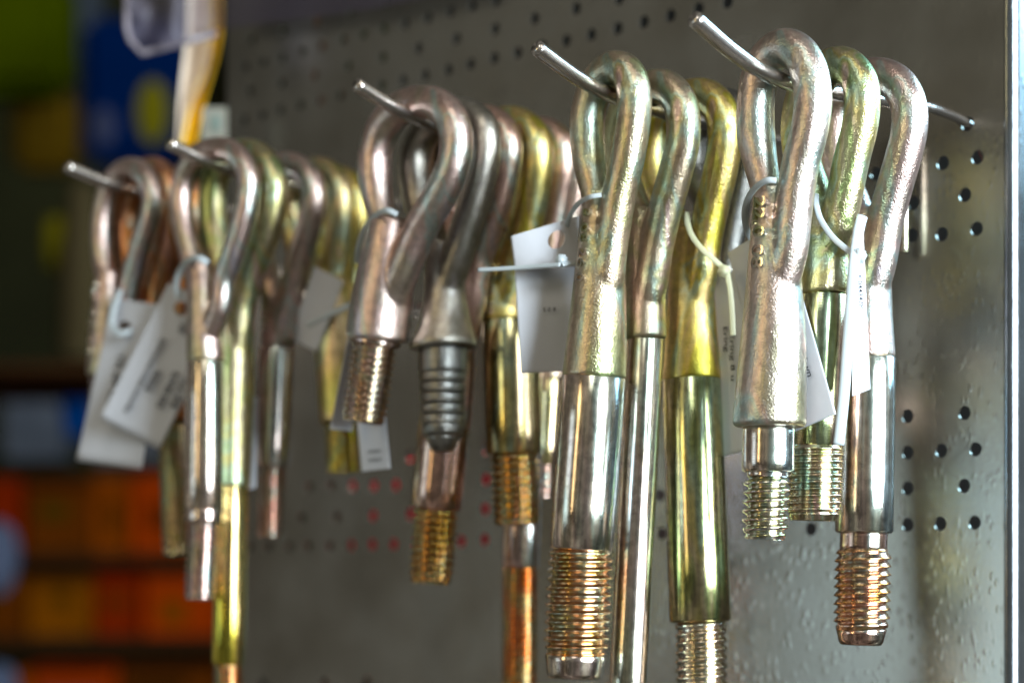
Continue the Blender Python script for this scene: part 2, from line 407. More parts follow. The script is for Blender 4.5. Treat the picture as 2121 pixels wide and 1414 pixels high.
# ------------------------------------------------------------ linkage pins
PIN_GROUP = 'plated steel eye pins hanging on the pegs'
def pin(peg, uc, label, pal, loop, rl, body, parts, letters=None, vox=.0009, name='eye_pin', sub=None):
    """loop: pixel centre line of the eye, from the body up over the peg and back down;
       body: [(u,v,r)] pixel rings of the forged body; parts: (kind, A(u,v), B(u,v), r, ...)"""
    q = q_at(PEG_X[peg], uc); kf = 1.08 if peg < 3 else 1.02
    org = Pq(loop[len(loop)//2][0], loop[len(loop)//2][1], q)
    root = empty(name, org, label=label, cat='eye pin', group=PIN_GROUP)
    bm = bmesh.new()
    L = spline([(*p[:2], p[2] if len(p) > 2 else 0, p[3] if len(p) > 3 else rl) for p in loop], 7)
    pts = [Pq(a, b, q+c*.3) for a, b, c, r in L]
    sweep(bm, pts, [r*1.04*kf*px(p) for (a, b, c, r), p in zip(L, pts)], 22)
    B = spline([tuple(p) for p in body], 5)
    prof = []
    for u, v, r in B:
        p = Pq(u, v, q); prof.append((p, r*kf*px(p)))
    lathe(bm, prof, 36)
    bm = remeshed(bm, vox, 6)
    head = build('forged_eye', bm, zinc(pal, 'forged'), root)
    for pr in parts:
        kind, A, Bp, r = pr[:4]; o = dict(pr[4]) if len(pr) > 4 else {}
        r *= kf
        if 'r2' in o: o['r2'] *= kf
        dq = o.get('dq', 0)
        A3 = (A[0], A[1], q+dq); B3 = (Bp[0], Bp[1], q+dq); pal2 = o.get('pal', pal)
        bm = bmesh.new()
        if kind == 'thread':
            thread_mesh(bm, A3, B3, r, o.get('pitch', 18), o.get('style', 'v'), o.get('depth', .15))
            build('thread', bm, zinc(pal2, 'thread', o.get('flank')), root)
        else:
            r2 = o.get('r2', r); v0, v1 = A[1], Bp[1]
            pf = [(v0, r*.97), (v0+2, r)]+[(v0+(v1-v0)*t, r+(r2-r)*t) for t in (.25, .5, .75)]+[(v1-5, r2), (v1-1, r2*.94), (v1, r2*.9)]
            lathe(bm, lineP(A3, B3, pf), 56)
            for e in bm.edges: e.smooth = e.calc_face_angle(0) < .6
            build({'shaft': 'shaft', 'collar': 'collar', 'neck': 'neck', 'rib': 'rib', 'tip': 'tip'}[kind], bm, zinc(pal2, o.get('fin', 'turned')), root)
    if letters:
        txt, (u0, v0), (u1, v1), size, rr = letters[:5]
        # raised characters running down the body, wrapped on its surface
        V, F = text_verts(txt, 1.0); w = max(v.x for v in V)
        bm = bmesh.new(); vs = []; lo = []
        ang0 = letters[5] if len(letters) > 5 else -.75
        for co in V:
            t = co.x/w; u = u0+(u1-u0)*t; vv = v0+(v1-v0)*t
            p = Pq(u, vv, q); R0 = (letters[4][0]+(letters[4][1]-letters[4][0])*t)*px(p)
            h = (co.y-.35)*size*px(p)
            a = ang0+h/R0
            d = -FW*math.cos(a)+RT*math.sin(a)
            vs.append(bm.verts.new(p+d*(R0+.0017))); lo.append(bm.verts.new(p+d*(R0-.0012)))
        for f in F:
            try: bm.faces.new([vs[i] for i in f])
            except ValueError: pass
        for e in [e for e in bm.edges if len(e.link_faces) == 1]:
            a, b2 = e.verts; ia, ib = vs.index(a), vs.index(b2)
            try: bm.faces.new((a, b2, lo[ib], lo[ia]))
            except ValueError: pass
        bmesh.ops.recalc_face_normals(bm, faces=bm.faces)
        build('embossed_number', bm, zinc('bright', 'thread'), root, smooth=False)
    return q

Q = {}
def build_pins():
    # ---- nearest peg
    Q['5a'] = pin(4, 1625, 'thick silver eye pin foremost on the nearest peg, short coarse thread under a collar', 'silver',
        [(1612, 600, .002), (1624, 560, .004), (1636, 510, .005), (1643, 440, .005), (1657, 345, .005), (1677, 268, .004), (1684, 205, .002), (1676, 150, 0), (1655, 112, -.001), (1625, 99, -.002), (1594, 117, -.003), (1573, 160, -.003), (1565, 225, -.002), (1567, 290, -.001), (1578, 350, -.001, 33), (1592, 410, 0, 30), (1600, 470, 0, 30)],
        37.5, [(1600, 388, 30), (1600, 394, 36), (1600, 450, 42), (1603, 520, 51), (1603, 600, 58), (1602, 700, 66), (1597, 800, 72), (1594, 868, 75), (1594, 876, 75), (1593.5, 884, 71)],
        [('collar', (1593, 880), (1591, 978), 53, {'pal': 'bright'}), ('neck', (1591, 976), (1590, 992), 42),
         ('thread', (1590, 988), (1584, 1117), 48, {'pitch': 19.2, 'style': 'round', 'depth': .22, 'pal': 'silver', 'flank': 'olive'})],
        ('22.0 08', (1600, 412), (1601, 562), 36, (42.5, 56), -.68))
    Q['5b'] = pin(4, 1718, 'green-gold eye pin with a fine threaded end, middle one on the nearest peg', 'green',
        [(1700, 560, .002), (1712, 530, .004), (1728, 490, .004), (1746, 420, .004), (1763, 335, .004), (1781, 262, .003), (1786, 205, .002), (1778, 165, 0), (1752, 137, -.001), (1722, 138, -.002), (1690, 160, -.003), (1664, 205, -.003), (1655, 270, -.002), (1664, 340, -.001), (1684, 400, 0), (1696, 450, 0)],
        36, [(1700, 425, 30), (1701, 431, 38), (1703, 480, 46), (1705, 540, 53), (1704, 590, 56), (1703, 606, 56), (1703, 611, 54)],
        [('shaft', (1703, 609), (1690, 925), 51, {'pal': 'green'}), ('thread', (1690, 922), (1685, 1078), 56, {'pitch': 14, 'depth': .12, 'pal': 'olive'})])
    Q['5c'] = pin(4, 1802, 'long pinkish eye pin innermost on the nearest peg, polished shaft and copper saw-toothed thread', 'pink',
        [(1790, 640, .002), (1806, 590, .004), (1820, 540, .004), (1834, 460, .004), (1853, 387, .004), (1871, 325, .004), (1884, 265, .003), (1881, 215, .002), (1862, 178, 0), (1832, 160, -.001), (1798, 160, -.002), (1760, 182, -.003), (1735, 230, -.003), (1728, 290, -.003), (1735, 350, -.002), (1760, 410, -.001), (1782, 470, 0)],
        36, [(1790, 434, 28), (1791, 440, 35), (1795, 500, 43), (1797, 580, 48), (1797, 660, 51), (1797, 735, 56), (1797, 742, 55)],
        [('shaft', (1797, 740), (1790, 1104), 57, {'r2': 59, 'pal': 'bright'}), ('neck', (1790, 1100), (1788, 1140), 48, {'pal': 'copper'}),
         ('thread', (1788, 1136), (1784, 1312), 58, {'pitch': 17.7, 'style': 'saw', 'depth': .17, 'pal': 'copper', 'flank': 'orange'}), ('tip', (1784, 1306), (1783, 1335), 50, {'r2': 44, 'pal': 'copper'})])
    # ---- second peg from the right
    Q['4a'] = pin(3, 1268, 'long olive eye pin beside the curled white tag, wide polished shaft, coarse orange thread', 'olive',
        [(1248, 620, .002), (1258, 570, .004), (1266, 500, .004), (1283, 400, .004), (1299, 331, .004), (1311, 262, .003), (1314, 204, .002), (1306, 165, 0), (1288, 144, -.001), (1262, 146, -.002), (1238, 172, -.003), (1222, 215, -.003), (1216, 264, -.002), (1220, 330, -.001, 33), (1232, 390, 0, 30), (1242, 450, 0, 30)],
        34.5, [(1243, 418, 27), (1243, 424, 33), (1243, 470, 40), (1243, 540, 49), (1240, 620, 56), (1236, 700, 61), (1231, 770, 65), (1231, 781, 65)],
        [('shaft', (1231, 779), (1204, 1138), 65, {'pal': 'bright'}), ('thread', (1204, 1135), (1192, 1362), 68, {'pitch': 17.8, 'style': 'v', 'depth': .19, 'pal': 'olive', 'flank': 'orange'}),
         ('tip', (1192, 1356), (1190, 1404), 62, {'r2': 56, 'pal': 'silver'})],
        ('3 08 26 0', (1243, 435), (1239, 590), 26, (36, 54), -.75))
    Q['4b'] = pin(3, 1345, 'slim olive eye pin, plain polished shaft leaving the picture between two wider shafts', 'olive',
        [(1335, 640, .002), (1345, 600, .004), (1354, 550, .004), (1362, 500, .004), (1379, 430, .004), (1398, 362, .004), (1413, 300, .003), (1415, 250, .002), (1407, 210, 0), (1380, 182, -.001), (1345, 184, -.002), (1305, 215, -.003), (1285, 265, -.003), (1282, 330, -.002), (1300, 400, -.001), (1325, 460, 0)],
        34, [(1326, 432, 26), (1327, 438, 32), (1333, 500, 38), (1337, 580, 40), (1337, 660, 42), (1337, 696, 43), (1337, 703, 41)],
        [('shaft', (1337, 701), (1292, 1600), 38, {'pal': 'bright'})])
    Q['4c'] = pin(3, 1425, 'yellow-green eye pin with a broad shaft, its thread cut by the lower picture edge', 'yellow',
        [(1432, 680, .002), (1441, 620, .004), (1452, 560, .004), (1460, 500, .004), (1474, 430, .004), (1492, 357, .004), (1501, 300, .003), (1498, 245, .002), (1480, 212, 0), (1450, 198, -.001), (1405, 210, -.002), (1365, 250, -.003), (1350, 320, -.003), (1358, 390, -.002), (1385, 450, -.001), (1412, 510, 0)],
        34, [(1421, 470, 26), (1422, 476, 32), (1428, 540, 40), (1431, 620, 48), (1432, 700, 54), (1432, 780, 60), (1432, 788, 59)],
        [('shaft', (1432, 786), (1451, 1288), 60, {'r2': 63, 'pal': 'green'}), ('thread', (1452, 1284), (1457, 1560), 54, {'pitch': 18, 'style': 'round', 'depth': .13, 'pal': 'bright', 'flank': 'copper'})])
    Q['4d'] = pin(3, 1495, 'dull grey eye pin deepest on the second peg from the right, mostly hidden', 'grey',
        [(1500, 600, .002), (1508, 520, .003), (1520, 450, .003), (1534, 380, .003), (1548, 310, .002), (1548, 260, .001), (1530, 225, 0), (1500, 215, -.001), (1465, 230, -.002), (1440, 280, -.002), (1440, 350, -.001), (1470, 430, 0), (1490, 500, 0)],
        30, [(1492, 480, 26), (1493, 486, 30), (1496, 560, 34), (1498, 640, 36), (1498, 760, 38), (1498, 768, 36)],
        [('shaft', (1498, 766), (1500, 860), 34, {'pal': 'brown'})])
    # ---- middle peg
    Q['3a'] = pin(2, 862, 'stubby silvery-pink eye pin with a short fine thread, front of the middle peg', 'pink',
        [(800, 650, .0), (816, 605, .002), (836, 556, .004), (856, 507, .004), (880, 456, .004), (912, 403, .004), (936, 350, .003), (945, 300, .002), (938, 252, 0), (914, 222, -.001), (878, 212, -.002), (832, 224, -.003), (796, 262, -.003), (778, 315, -.003), (776, 365, -.002), (784, 420, -.001, 28), (800, 480, 0, 27)],
        32, [(810, 450, 32), (810, 456, 41), (806, 500, 49), (800, 560, 55), (791, 620, 59), (783, 680, 61), (781, 697, 61), (780, 704, 58)],
        [('collar', (778, 702), (776, 716), 50, {'pal': 'pink'}), ('thread', (776, 710), (752, 874), 46, {'pitch': 14, 'depth': .19, 'pal': 'pink', 'flank': 'copper'})])
    Q['3b'] = pin(2, 932, 'dark grey cast eye pin with a flared flange and ribbed blunt end', 'cast',
        [(922, 620, .002), (934, 570, .004), (946, 535, .004), (962, 482, .004), (982, 421, .004), (1000, 350, .004), (1005, 300, .003), (998, 262, .001), (972, 240, 0), (940, 236, -.001), (895, 254, -.002), (865, 295, -.002), (857, 345, -.002), (866, 410, -.001), (888, 480, 0), (905, 540, 0)],
        30, [(912, 500, 26), (914, 508, 32), (921, 560, 38), (922, 620, 42), (921, 665, 50), (919, 700, 62), (918, 712, 66), (918, 722, 64)],
        [('neck', (918, 718), (917, 775), 47, {'fin': 'forged', 'pal': 'grey'})]+
        [('rib', (917, 772+22*k), (917, 792+22*k), 45-k*.6, {'fin': 'forged', 'pal': 'grey'}) for k in range(5)]+
        [('tip', (917, 880), (917, 905), 42, {'r2': 38, 'fin': 'forged', 'pal': 'grey'}), ('tip', (917, 903), (917, 934), 34, {'r2': 22, 'fin': 'forged', 'pal': 'grey'})])
    Q['3c'] = pin(2, 985, 'copper eye pin behind the grey cast one, shaft and orange thread showing below it', 'copper',
        [(945, 760, .0), (958, 700, .002), (975, 635, .003), (990, 540, .003), (1008, 486, .003), (1030, 420, .003), (1047, 350, .003), (1052, 305, .002), (1040, 268, 0), (1008, 248, -.001), (965, 260, -.002), (930, 300, -.002), (920, 360, -.002), (925, 440, -.001), (938, 520, 0), (945, 600, 0)],
        28, [(945, 560, 26), (945, 566, 32), (940, 640, 42), (934, 740, 48), (926, 850, 50), (922, 880, 51), (921, 886, 49)],
        [('shaft', (921, 884), (904, 1054), 50, {'pal': 'copper'}), ('thread', (904, 1050), (892, 1207), 46, {'pitch': 16, 'depth': .19, 'pal': 'gold', 'flank': 'rust'})])
    Q['3d'] = pin(2, 1045, 'bright yellow eye pin with embossed numbers and dark gold shaft left of the curled tag', 'yellow',
        [(1050, 640, .002), (1058, 590, .003), (1072, 530, .003), (1090, 460, .003), (1104, 400, .003), (1112, 340, .003), (1108, 295, .001), (1085, 264, 0), (1050, 256, -.001), (1010, 272, -.002), (985, 320, -.002), (985, 390, -.002), (1000, 460, -.001), (1022, 530, 0)],
        32, [(1030, 510, 28), (1031, 516, 34), (1036, 570, 40), (1040, 620, 44), (1042, 662, 47), (1042, 668, 45)],
        [('shaft', (1058, 666), (1065, 942), 56, {'pal': 'gold', 'r2': 54}), ('thread', (1066, 940), (1071, 1086), 50, {'pitch': 16, 'depth': .19, 'pal': 'gold', 'flank': 'rust'})],
        ('280 06 50', (1040, 545), (1044, 655), 20, (36, 46), -.6))
    Q['3e'] = pin(2, 1100, 'copper eye pin with the long rust-orange threaded rod leaving the picture', 'copper',
        [(1115, 640, .002), (1124, 560, .003), (1138, 480, .003), (1152, 410, .003), (1164, 350, .002), (1160, 300, .001), (1135, 275, 0), (1100, 276, -.001), (1070, 310, -.002), (1062, 370, -.001), (1075, 450, 0), (1095, 530, 0)],
        27, [(1105, 520, 24), (1106, 526, 30), (1104, 600, 36), (1100, 700, 40), (1092, 800, 40), (1090, 808, 38)],
        [('shaft', (1092, 806), (1077, 1175), 36, {'pal': 'pink'}), ('thread', (1077, 1172), (1075, 1560), 38, {'pitch': 13, 'depth': .19, 'pal': 'orange', 'flank': 'rust'})])
    Q['3f'] = pin(2, 1135, 'brownish eye pin deepest on the middle peg, tucked behind the curled white tag', 'brown',
        [(1150, 640, .0), (1158, 570, .002), (1168, 500, .002), (1182, 430, .002), (1192, 370, .002), (1188, 325, .001), (1166, 296, 0), (1132, 296, -.001), (1102, 330, -.002), (1096, 390, -.001), (1108, 460, 0), (1130, 540, 0)],
        24, [(1142, 540, 24), (1143, 546, 30), (1142, 620, 34), (1138, 700, 36), (1132, 780, 37), (1132, 786, 35)],
        [('shaft', (1132, 784), (1122, 960), 33, {'pal': 'gold'}), ('thread', (1122, 957), (1119, 1030), 30, {'pitch': 14, 'depth': .19, 'pal': 'brown'})])
    # ---- second peg from the left
    Q['2a'] = pin(1, 446, 'slim pink eye pin with a polished silver shaft, right of the sharply tilted white tag', 'pink',
        [(432, 700, .002), (446, 665, .003), (458, 630, .003), (464, 578, .003), (482, 527, .003), (500, 468, .003), (512, 420, .002), (515, 375, .001), (503, 335, 0), (478, 312, -.001), (447, 307, -.002), (412, 320, -.002), (386, 355, -.002), (376, 405, -.002), (380, 465, -.001), (394, 525, 0), (408, 580, 0)],
        21, [(414, 545, 20), (415, 550, 26), (420, 600, 31), (424, 680, 36), (427, 744, 38), (427, 750, 37)],
        [('shaft', (427, 748), (424, 1056), 38, {'pal': 'bright'}), ('collar', (424, 1054), (423, 1082), 37, {'pal': 'silver'}), ('thread', (423, 1080), (415, 1241), 34, {'pitch': 14, 'depth': .19, 'pal': 'pink'})])
    Q['2b'] = pin(1, 500, 'dark green eye pin with a very long yellow rod leaving the picture bottom left', 'green',
        [(488, 760, .0), (496, 690, .002), (503, 626, .002), (523, 553, .002), (549, 490, .002), (564, 435, .002), (566, 385, .001), (550, 340, 0), (520, 318, -.001), (480, 325, -.002), (448, 365, -.002), (440, 430, -.001), (450, 520, 0), (468, 600, 0)],
        27, [(478, 580, 24), (479, 586, 29), (486, 660, 35), (486, 780, 38), (482, 900, 38), (480, 1000, 36), (480, 1008, 35)],
        [('shaft', (480, 1006), (473, 1375), 32, {'pal': 'yellow'}), ('thread', (473, 1372), (471, 1560), 31, {'pitch': 14, 'depth': .19, 'pal': 'orange'})])
    Q['2c'] = pin(1, 585, 'matt pink eye pin with raised marks and a slim shaft left of the beige tag', 'pink',
        [(588, 700, .002), (596, 645, .003), (609, 578, .003), (624, 520, .003), (641, 465, .003), (650, 415, .002), (642, 372, .001), (620, 348, 0), (590, 342, -.001), (552, 358, -.002), (528, 405, -.002), (526, 470, -.001), (542, 540, 0), (560, 600, 0)],
        24, [(566, 578, 22), (567, 584, 27), (573, 640, 30), (577, 700, 33), (577, 714, 33), (576, 720, 31)],
        [('shaft', (574, 718), (564, 966), 33, {'pal': 'pink'}), ('thread', (564, 963), (559, 1113), 29, {'pitch': 13, 'depth': .19, 'pal': 'copper'})],
        ('260 38', (571, 600), (576, 690), 16, (28, 33), -.8), )
    Q['2d'] = pin(1, 650, 'teal-topped eye pin with a stout body and short golden thread behind the beige tag', 'gold',
        [(680, 700, .002), (684, 620, .002), (690, 560, .002), (700, 490, .002), (706, 430, .002), (700, 385, .001), (676, 356, 0), (645, 355, -.001), (612, 385, -.002), (604, 440, -.001), (620, 520, 0), (650, 590, 0)],
        25, [(676, 545, 26), (677, 551, 34), (684, 620, 39), (694, 720, 41), (702, 800, 42), (706, 868, 42), (707, 874, 40)],
        [('thread', (708, 872), (712, 978), 37, {'pitch': 15, 'depth': .19, 'pal': 'yellow'})])
    Q['2e'] = pin(1, 690, 'yellow eye pin innermost on the second peg from the left, half hidden by its neighbour', 'yellow',
        [(716, 690, .0), (722, 620, .002), (728, 560, .002), (736, 500, .002), (742, 450, .002), (738, 405, .001), (716, 374, 0), (688, 372, -.001), (655, 400, -.002), (648, 450, -.001), (664, 530, 0), (694, 600, 0)],
        24, [(712, 570, 22), (713, 577, 30), (720, 640, 34), (728, 720, 36), (732, 800, 36), (732, 838, 36), (732, 844, 34)], [('shaft', (732, 842), (734, 930), 30, {'pal': 'gold'})])
    # ---- far left peg
    Q['1a'] = pin(0, 263, 'most blurred pink eye pin at the far left, behind two white tags', 'pink',
        [(245, 690, .002), (258, 645, .002), (266, 605, .002), (278, 553, .002), (296, 497, .002), (312, 446, .002), (316, 405, .001), (306, 370, 0), (284, 350, -.001), (256, 352, -.002), (230, 378, -.002), (216, 425, -.002), (210, 475, -.001), (212, 530, 0), (224, 590, 0)],
        20, [(226, 560, 20), (226, 566, 26), (226, 620, 30), (222, 700, 34), (218, 770, 36), (218, 778, 34)],
        [('thread', (218, 775), (214, 900), 32, {'pitch': 13, 'depth': .18, 'pal': 'copper'})],
        ('20 36 08', (227, 585), (219, 740), 17, (28, 35), -.95))
    Q['1b'] = pin(0, 312, 'amber-brown eye pin behind the far left pink one, its thread peeking out below the tags', 'rust',
        [(318, 720, .0), (320, 640, .002), (328, 580, .002), (340, 520, .002), (352, 450, .002), (354, 410, .001), (344, 372, 0), (322, 352, -.001), (294, 360, -.002), (272, 400, -.002), (264, 460, -.001), (272, 540, 0), (296, 610, 0)],
        24, [(308, 590, 22), (309, 596, 28), (320, 680, 33), (335, 780, 35), (350, 870, 34), (351, 876, 33)],
        [('thread', (352, 874), (364, 1148), 27, {'pitch': 15, 'depth': .19, 'pal': 'gold'})])
    Q['1c'] = pin(0, 356, 'dark amber eye pin innermost on the far left peg, almost hidden by its neighbours', 'rust',
        [(372, 700, .0), (380, 620, .002), (390, 540, .002), (400, 470, .002), (402, 430, .001), (392, 390, 0), (368, 370, -.001), (340, 378, -.002), (320, 420, -.002), (316, 480, -.001), (330, 560, 0), (356, 630, 0)],
        22, [(362, 610, 20), (363, 616, 26), (370, 700, 30), (374, 800, 32), (374, 806, 30)],
        [('shaft', (374, 804), (376, 960), 27, {'pal': 'brown'})])

# ------------------------------------------------------------ tags and ties
def bil(c, s, t):
    a = [c[0][k]*(1-s)+c[1][k]*s for k in range(3)]; b = [c[3][k]*(1-s)+c[2][k]*s for k in range(3)]
    return [a[k]*(1-t)+b[k]*t for k in range(3)]
def paper_tag(label, corners, hole=None, bend=0, bend_t=0, texts=(), bars=None, ns=30, nt=56, name='paper_tag', mat=None):
    """corners: TL, TR, BR, BL as (u, v, q); hole: (s, t, rs, rt)"""
    def S(s, t, off=0):
        u, v, q = bil(corners, s, t)
        q += bend*4*s*(1-s)+bend_t*math.sin(math.pi*t)
        return Pq(u, v, q+off)
    bm = bmesh.new(); G = {}
    if hole:
        E = [(k/16, 0) for k in range(16)]+[(1, k/40) for k in range(40)]+[(1-k/16, 1) for k in range(16)]+[(0, 1-k/40) for k in range(40)]
        NR = 22
        for a, (s, t) in enumerate(E):
            dx, dy = (s-hole[0])/hole[2], (t-hole[1])/hole[3]; d = math.hypot(dx, dy)
            for r in range(NR+1):
                k = (r/NR)**1.4; m = (1/d)*(1-k)+k
                G[a, r] = bm.verts.new(S(hole[0]+(s-hole[0])*m, hole[1]+(t-hole[1])*m))
        n = len(E)
        for a in range(n):
            for r in range(NR): bm.faces.new((G[a, r], G[(a+1) % n, r], G[(a+1) % n, r+1], G[a, r+1]))
    else:
        for i in range(ns+1):
            for j in range(nt+1): G[i, j] = bm.verts.new(S(i/ns, j/nt))
        for i in range(ns):
            for j in range(nt): bm.faces.new([G[x] for x in ((i, j), (i+1, j), (i+1, j+1), (i, j+1))])
    bmesh.ops.remove_doubles(bm, verts=bm.verts, dist=1e-5)
    bmesh.ops.recalc_face_normals(bm, faces=bm.faces)
    bmesh.ops.solidify(bm, geom=bm.faces[:], thickness=.0005)
    c = S(.5, .5); root = empty(name, S(.5, 0), label=label, cat='tag', group='paper tags tied to the pins')
    build('card', bm, mat or M_TAG, root)
    for (txt, s0, t0, s1, t1, size) in texts:       # baseline from (s0,t0) to (s1,t1); size in px
        V, F = text_verts(txt, 1.0); w = max(v.x for v in V)
        bm = bmesh.new()
        p0 = bil(corners, s0, t0); p1 = bil(corners, s1, t1)
        du, dv = p1[0]-p0[0], p1[1]-p0[1]; l = math.hypot(du, dv); nu, nv = dv/l, -du/l
        vs = []
        for co in V:
            k = co.x/w; u = p0[0]+du*k+nu*co.y*size; v = p0[1]+dv*k+nv*co.y*size
            s = s0+(s1-s0)*k; t = t0+(t1-t0)*k
            q = p0[2]+(p1[2]-p0[2])*k+bend*4*s*(1-s)+bend_t*math.sin(math.pi*t)
            vs.append(bm.verts.new(Pq(u, v, q+.0012)))
        for f in F:
            try: bm.faces.new([vs[i] for i in f])
            except ValueError: pass
        build('printed_text', bm, M_INK, root, smooth=False)
    if bars:
        s0, t0, s1, t1, n = bars; bm = bmesh.new(); rnd = random.Random(3)
        for k in range(n):
            a = t0+(t1-t0)*k/n; b = a+(t1-t0)/n*rnd.uniform(.3, .7)
            q4 = [S(s0, a, .0011), S(s1, a, .0011), S(s1, b, .0011), S(s0, b, .0011)]
            bm.faces.new([bm.verts.new(p) for p in q4])
        build('barcode', bm, M_INK, root, smooth=False)
    return root
def tie(label, strap, head=None, tail=None, w=7, mat=None, teeth=False, headsz=14):
    mat = mat or M_TIE
    p0 = Pq(*strap[0]); root = empty('cable_tie', p0, label=label, cat='cable tie', group='white cable ties holding the tags')
    def strip(nm, pts, wd):
        bm = bmesh.new(); P = [Pq(*p) for p in spline(pts, 10)]
        sweep(bm, P, [wd*px(p) for p in P], 12, flat=(FW, .32))
        if teeth and nm == 'strap': pass
        build(nm, bm, mat, root)
    strip('strap', strap, w)
    if tail: strip('tail', tail, tail[0][3] if len(tail[0]) > 3 else w)
    if head:
        p = Pq(*head[:3]); s = headsz*px(p); bm = bmesh.new()
        bmesh.ops.create_cube(bm, size=1); 
        bmesh.ops.bevel(bm, geom=bm.edges[:], offset=.18, segments=3, affect='EDGES')
        rot = Matrix.Rotation(YAW, 4, 'Z') @ Matrix.Rotation(R_(head[3] if len(head) > 3 else 20), 4, 'Y')
        bm.transform(Matrix.Translation(p) @ rot @ Matrix.Diagonal((s*1.9, s*1.5, s*1.9, 1)))
        build('head', bm, mat, root)

def build_tags():
    # nearest peg
    q = Q['5a']; 
    tie('loose white cable tie looped round the shoulder of the thick front pin', [(1608, 374, q+.012), (1588, 374, q+.014), (1566, 388, q+.013), (1549, 412, q+.009), (1542, 440, q+.004), (1545, 468, q-.002), (1554, 492, q-.009), (1570, 510, q-.016)], w=6.5)
    qt = Q['5a']-.021
    paper_tag('white card sticking out diagonally between the thick front pin and the green-gold shaft', [(1575, 655, qt), (1664, 622, qt), (1731, 857, qt), (1620, 904, qt)],
              texts=[('.ÖAwn', .60, .33, .68, .62, 19)], bend=.001)
    q = Q['5b']
    tie('white cable tie across the green-gold pin with its long tail hanging in front', [(1690, 402, q+.008), (1691, 425, q+.012), (1700, 455, q+.016), (1722, 488, q+.020), (1748, 512, q+.021), (1775, 530, q+.020)], head=(1779, 531, q+.020, 25), headsz=15, w=6.5,
        )
    tie('broad blue-white tie tail curving down beside the narrow printed card', [(1786, 448, q+.004), (1778, 480, q+.012), (1770, 540, q+.0245), (1763, 620, q+.0265), (1756, 710, q+.0265), (1748, 820, q+.0275), (1737, 921, q+.0285)], w=11.5)
    paper_tag('narrow white card with small sideways print against the polished shaft on the right', [(1769, 470, q+.010), (1788, 470, q-.004), (1803, 806, q-.002), (1766, 820, q+.016)],
              texts=[('X.044347P', .32, .28, .42, .49, 14)], bend=.001)
    # second peg
    q = Q['4a']
    tie('greyish cable tie arching off the shoulder of the olive front pin', [(1246, 404, q+.010), (1222, 408, q+.013), (1198, 422, q+.010), (1180, 448, q+.004), (1172, 480, q-.002)], w=5)
    paper_tag('upper curled flap of a white tag with a large punched hole', [(1058, 489, q+.018), (1199, 447, q-.006), (1194, 552, q-.006), (1067, 560, q+.014)], hole=(.67, .38, .13, .2), bend=.003)
    tie('thin cable tie with a straight tail crossing the curled white tag', [(1205, 545, q+.004), (1180, 545, q+.010), (1165, 548, q+.014)], head=(1163, 540, q+.0125, 5), headsz=13, tail=[(1160, 548, q+.016), (1100, 552, q+.019), (1045, 556, q+.023), (990, 559, q+.027)], w=4.5)
    paper_tag('long shaded lower part of the white tag beside the wide olive pin', [(1066, 557, q+.010), (1196, 552, q-.012), (1180, 768, q-.014), (1079, 773, q+.004)], bend_t=.002,
              texts=[('5 0 8', .45, .42, .68, .42, 12)])
    q = Q['4c']
    tie('yellowed cable tie slanting over the yellow-green pin to its tag', [(1424, 440, q+.008), (1424, 462, q+.012), (1434, 490, q+.015), (1458, 520, q+.015), (1490, 548, q+.010), (1503, 566, q+.008)], head=(1500, 562, q+.008, 20), headsz=13,
        tail=[(1505, 560, q+.008), (1512, 600, q+.008), (1516, 645, q+.008), (1518, 695, q+.008)], w=6, mat=M_TIEY)
    q = Q['5a']-.052
    paper_tag('shaded tag with sideways letters in the gap left of the thick silver pin', [(1478, 560, q-.006), (1560, 560, q-.006), (1552, 930, q-.006), (1488, 948, q-.006)],
              texts=[('Ering', .22, .30, .25, .44, 13), ('Ering 8 u', .40, .34, .42, .60, 13), ('HH', .55, .72, .70, .72, 15), ('Hx', .55, .78, .70, .78, 15)])
    paper_tag('plain white card corner poking out above the shaded tag with sideways letters', [(1507, 524, q), (1580, 478, q), (1600, 640, q), (1541, 650, q)])
    # middle peg
    q = Q['3a']
    tie('blurred cable tie round the shoulder of the stubby silvery pin', [(822, 444, q+.012), (800, 436, q+.014), (775, 448, q+.012), (755, 475, q+.008), (743, 510, q+.002), (740, 545, q-.006)], w=6)
    paper_tag('narrow white card edge hanging left of the short pink thread', [(722, 690, q-.004), (752, 695, q-.020), (728, 893, q-.016), (683, 888, q+.004)])
    paper_tag('small tan card with two printed lines dangling below the short pink thread', [(733, 800, q-.024), (792, 795, q-.024), (807, 970, q-.024), (749, 976, q-.024)],
              texts=[('HHIH', .28, .80, .72, .80, 11), ('IHHI', .28, .90, .72, .90, 11)])
    # second from left
    q = Q['2c']
    paper_tag('beige tag tilted between the matt pink pin and the teal-green pin', [(652, 552, q-.002), (713, 583, q-.012), (656, 728, q-.012), (600, 700, q-.002)])
    tie('short blurred cable tie tail poking over the beige tilted tag', [(636, 674, q+.012), (665, 660, q+.006), (700, 643, q), (736, 626, q-.006)], w=6)
    q = Q['2a']
    tie('blurred white cable tie looping from the slim pin down to the front tag', [(430, 545, q+.010), (412, 535, q+.013), (390, 540, q+.012), (374, 560, q+.008), (366, 590, q+.006), (372, 620, q+.004)], w=7)
    paper_tag('sharply tilted white tag with barcode and printed lines beside the slim silver shaft', [(350, 586, q-.002), (474, 645, q-.020), (330, 930, q-.010), (206, 868, q+.008)],
              hole=(.34, .115, .11, .045), bars=(.44, .20, .80, .27, 7),
              texts=[('Dhhnmerwehrotonllu', .27, .34, .27, .88, 17), ('9002', .40, .54, .40, .70, 19), ('EXB.00', .66, .50, .66, .76, 20), ('HU.44', .84, .46, .84, .72, 20)])
    q = Q['2a']-.03
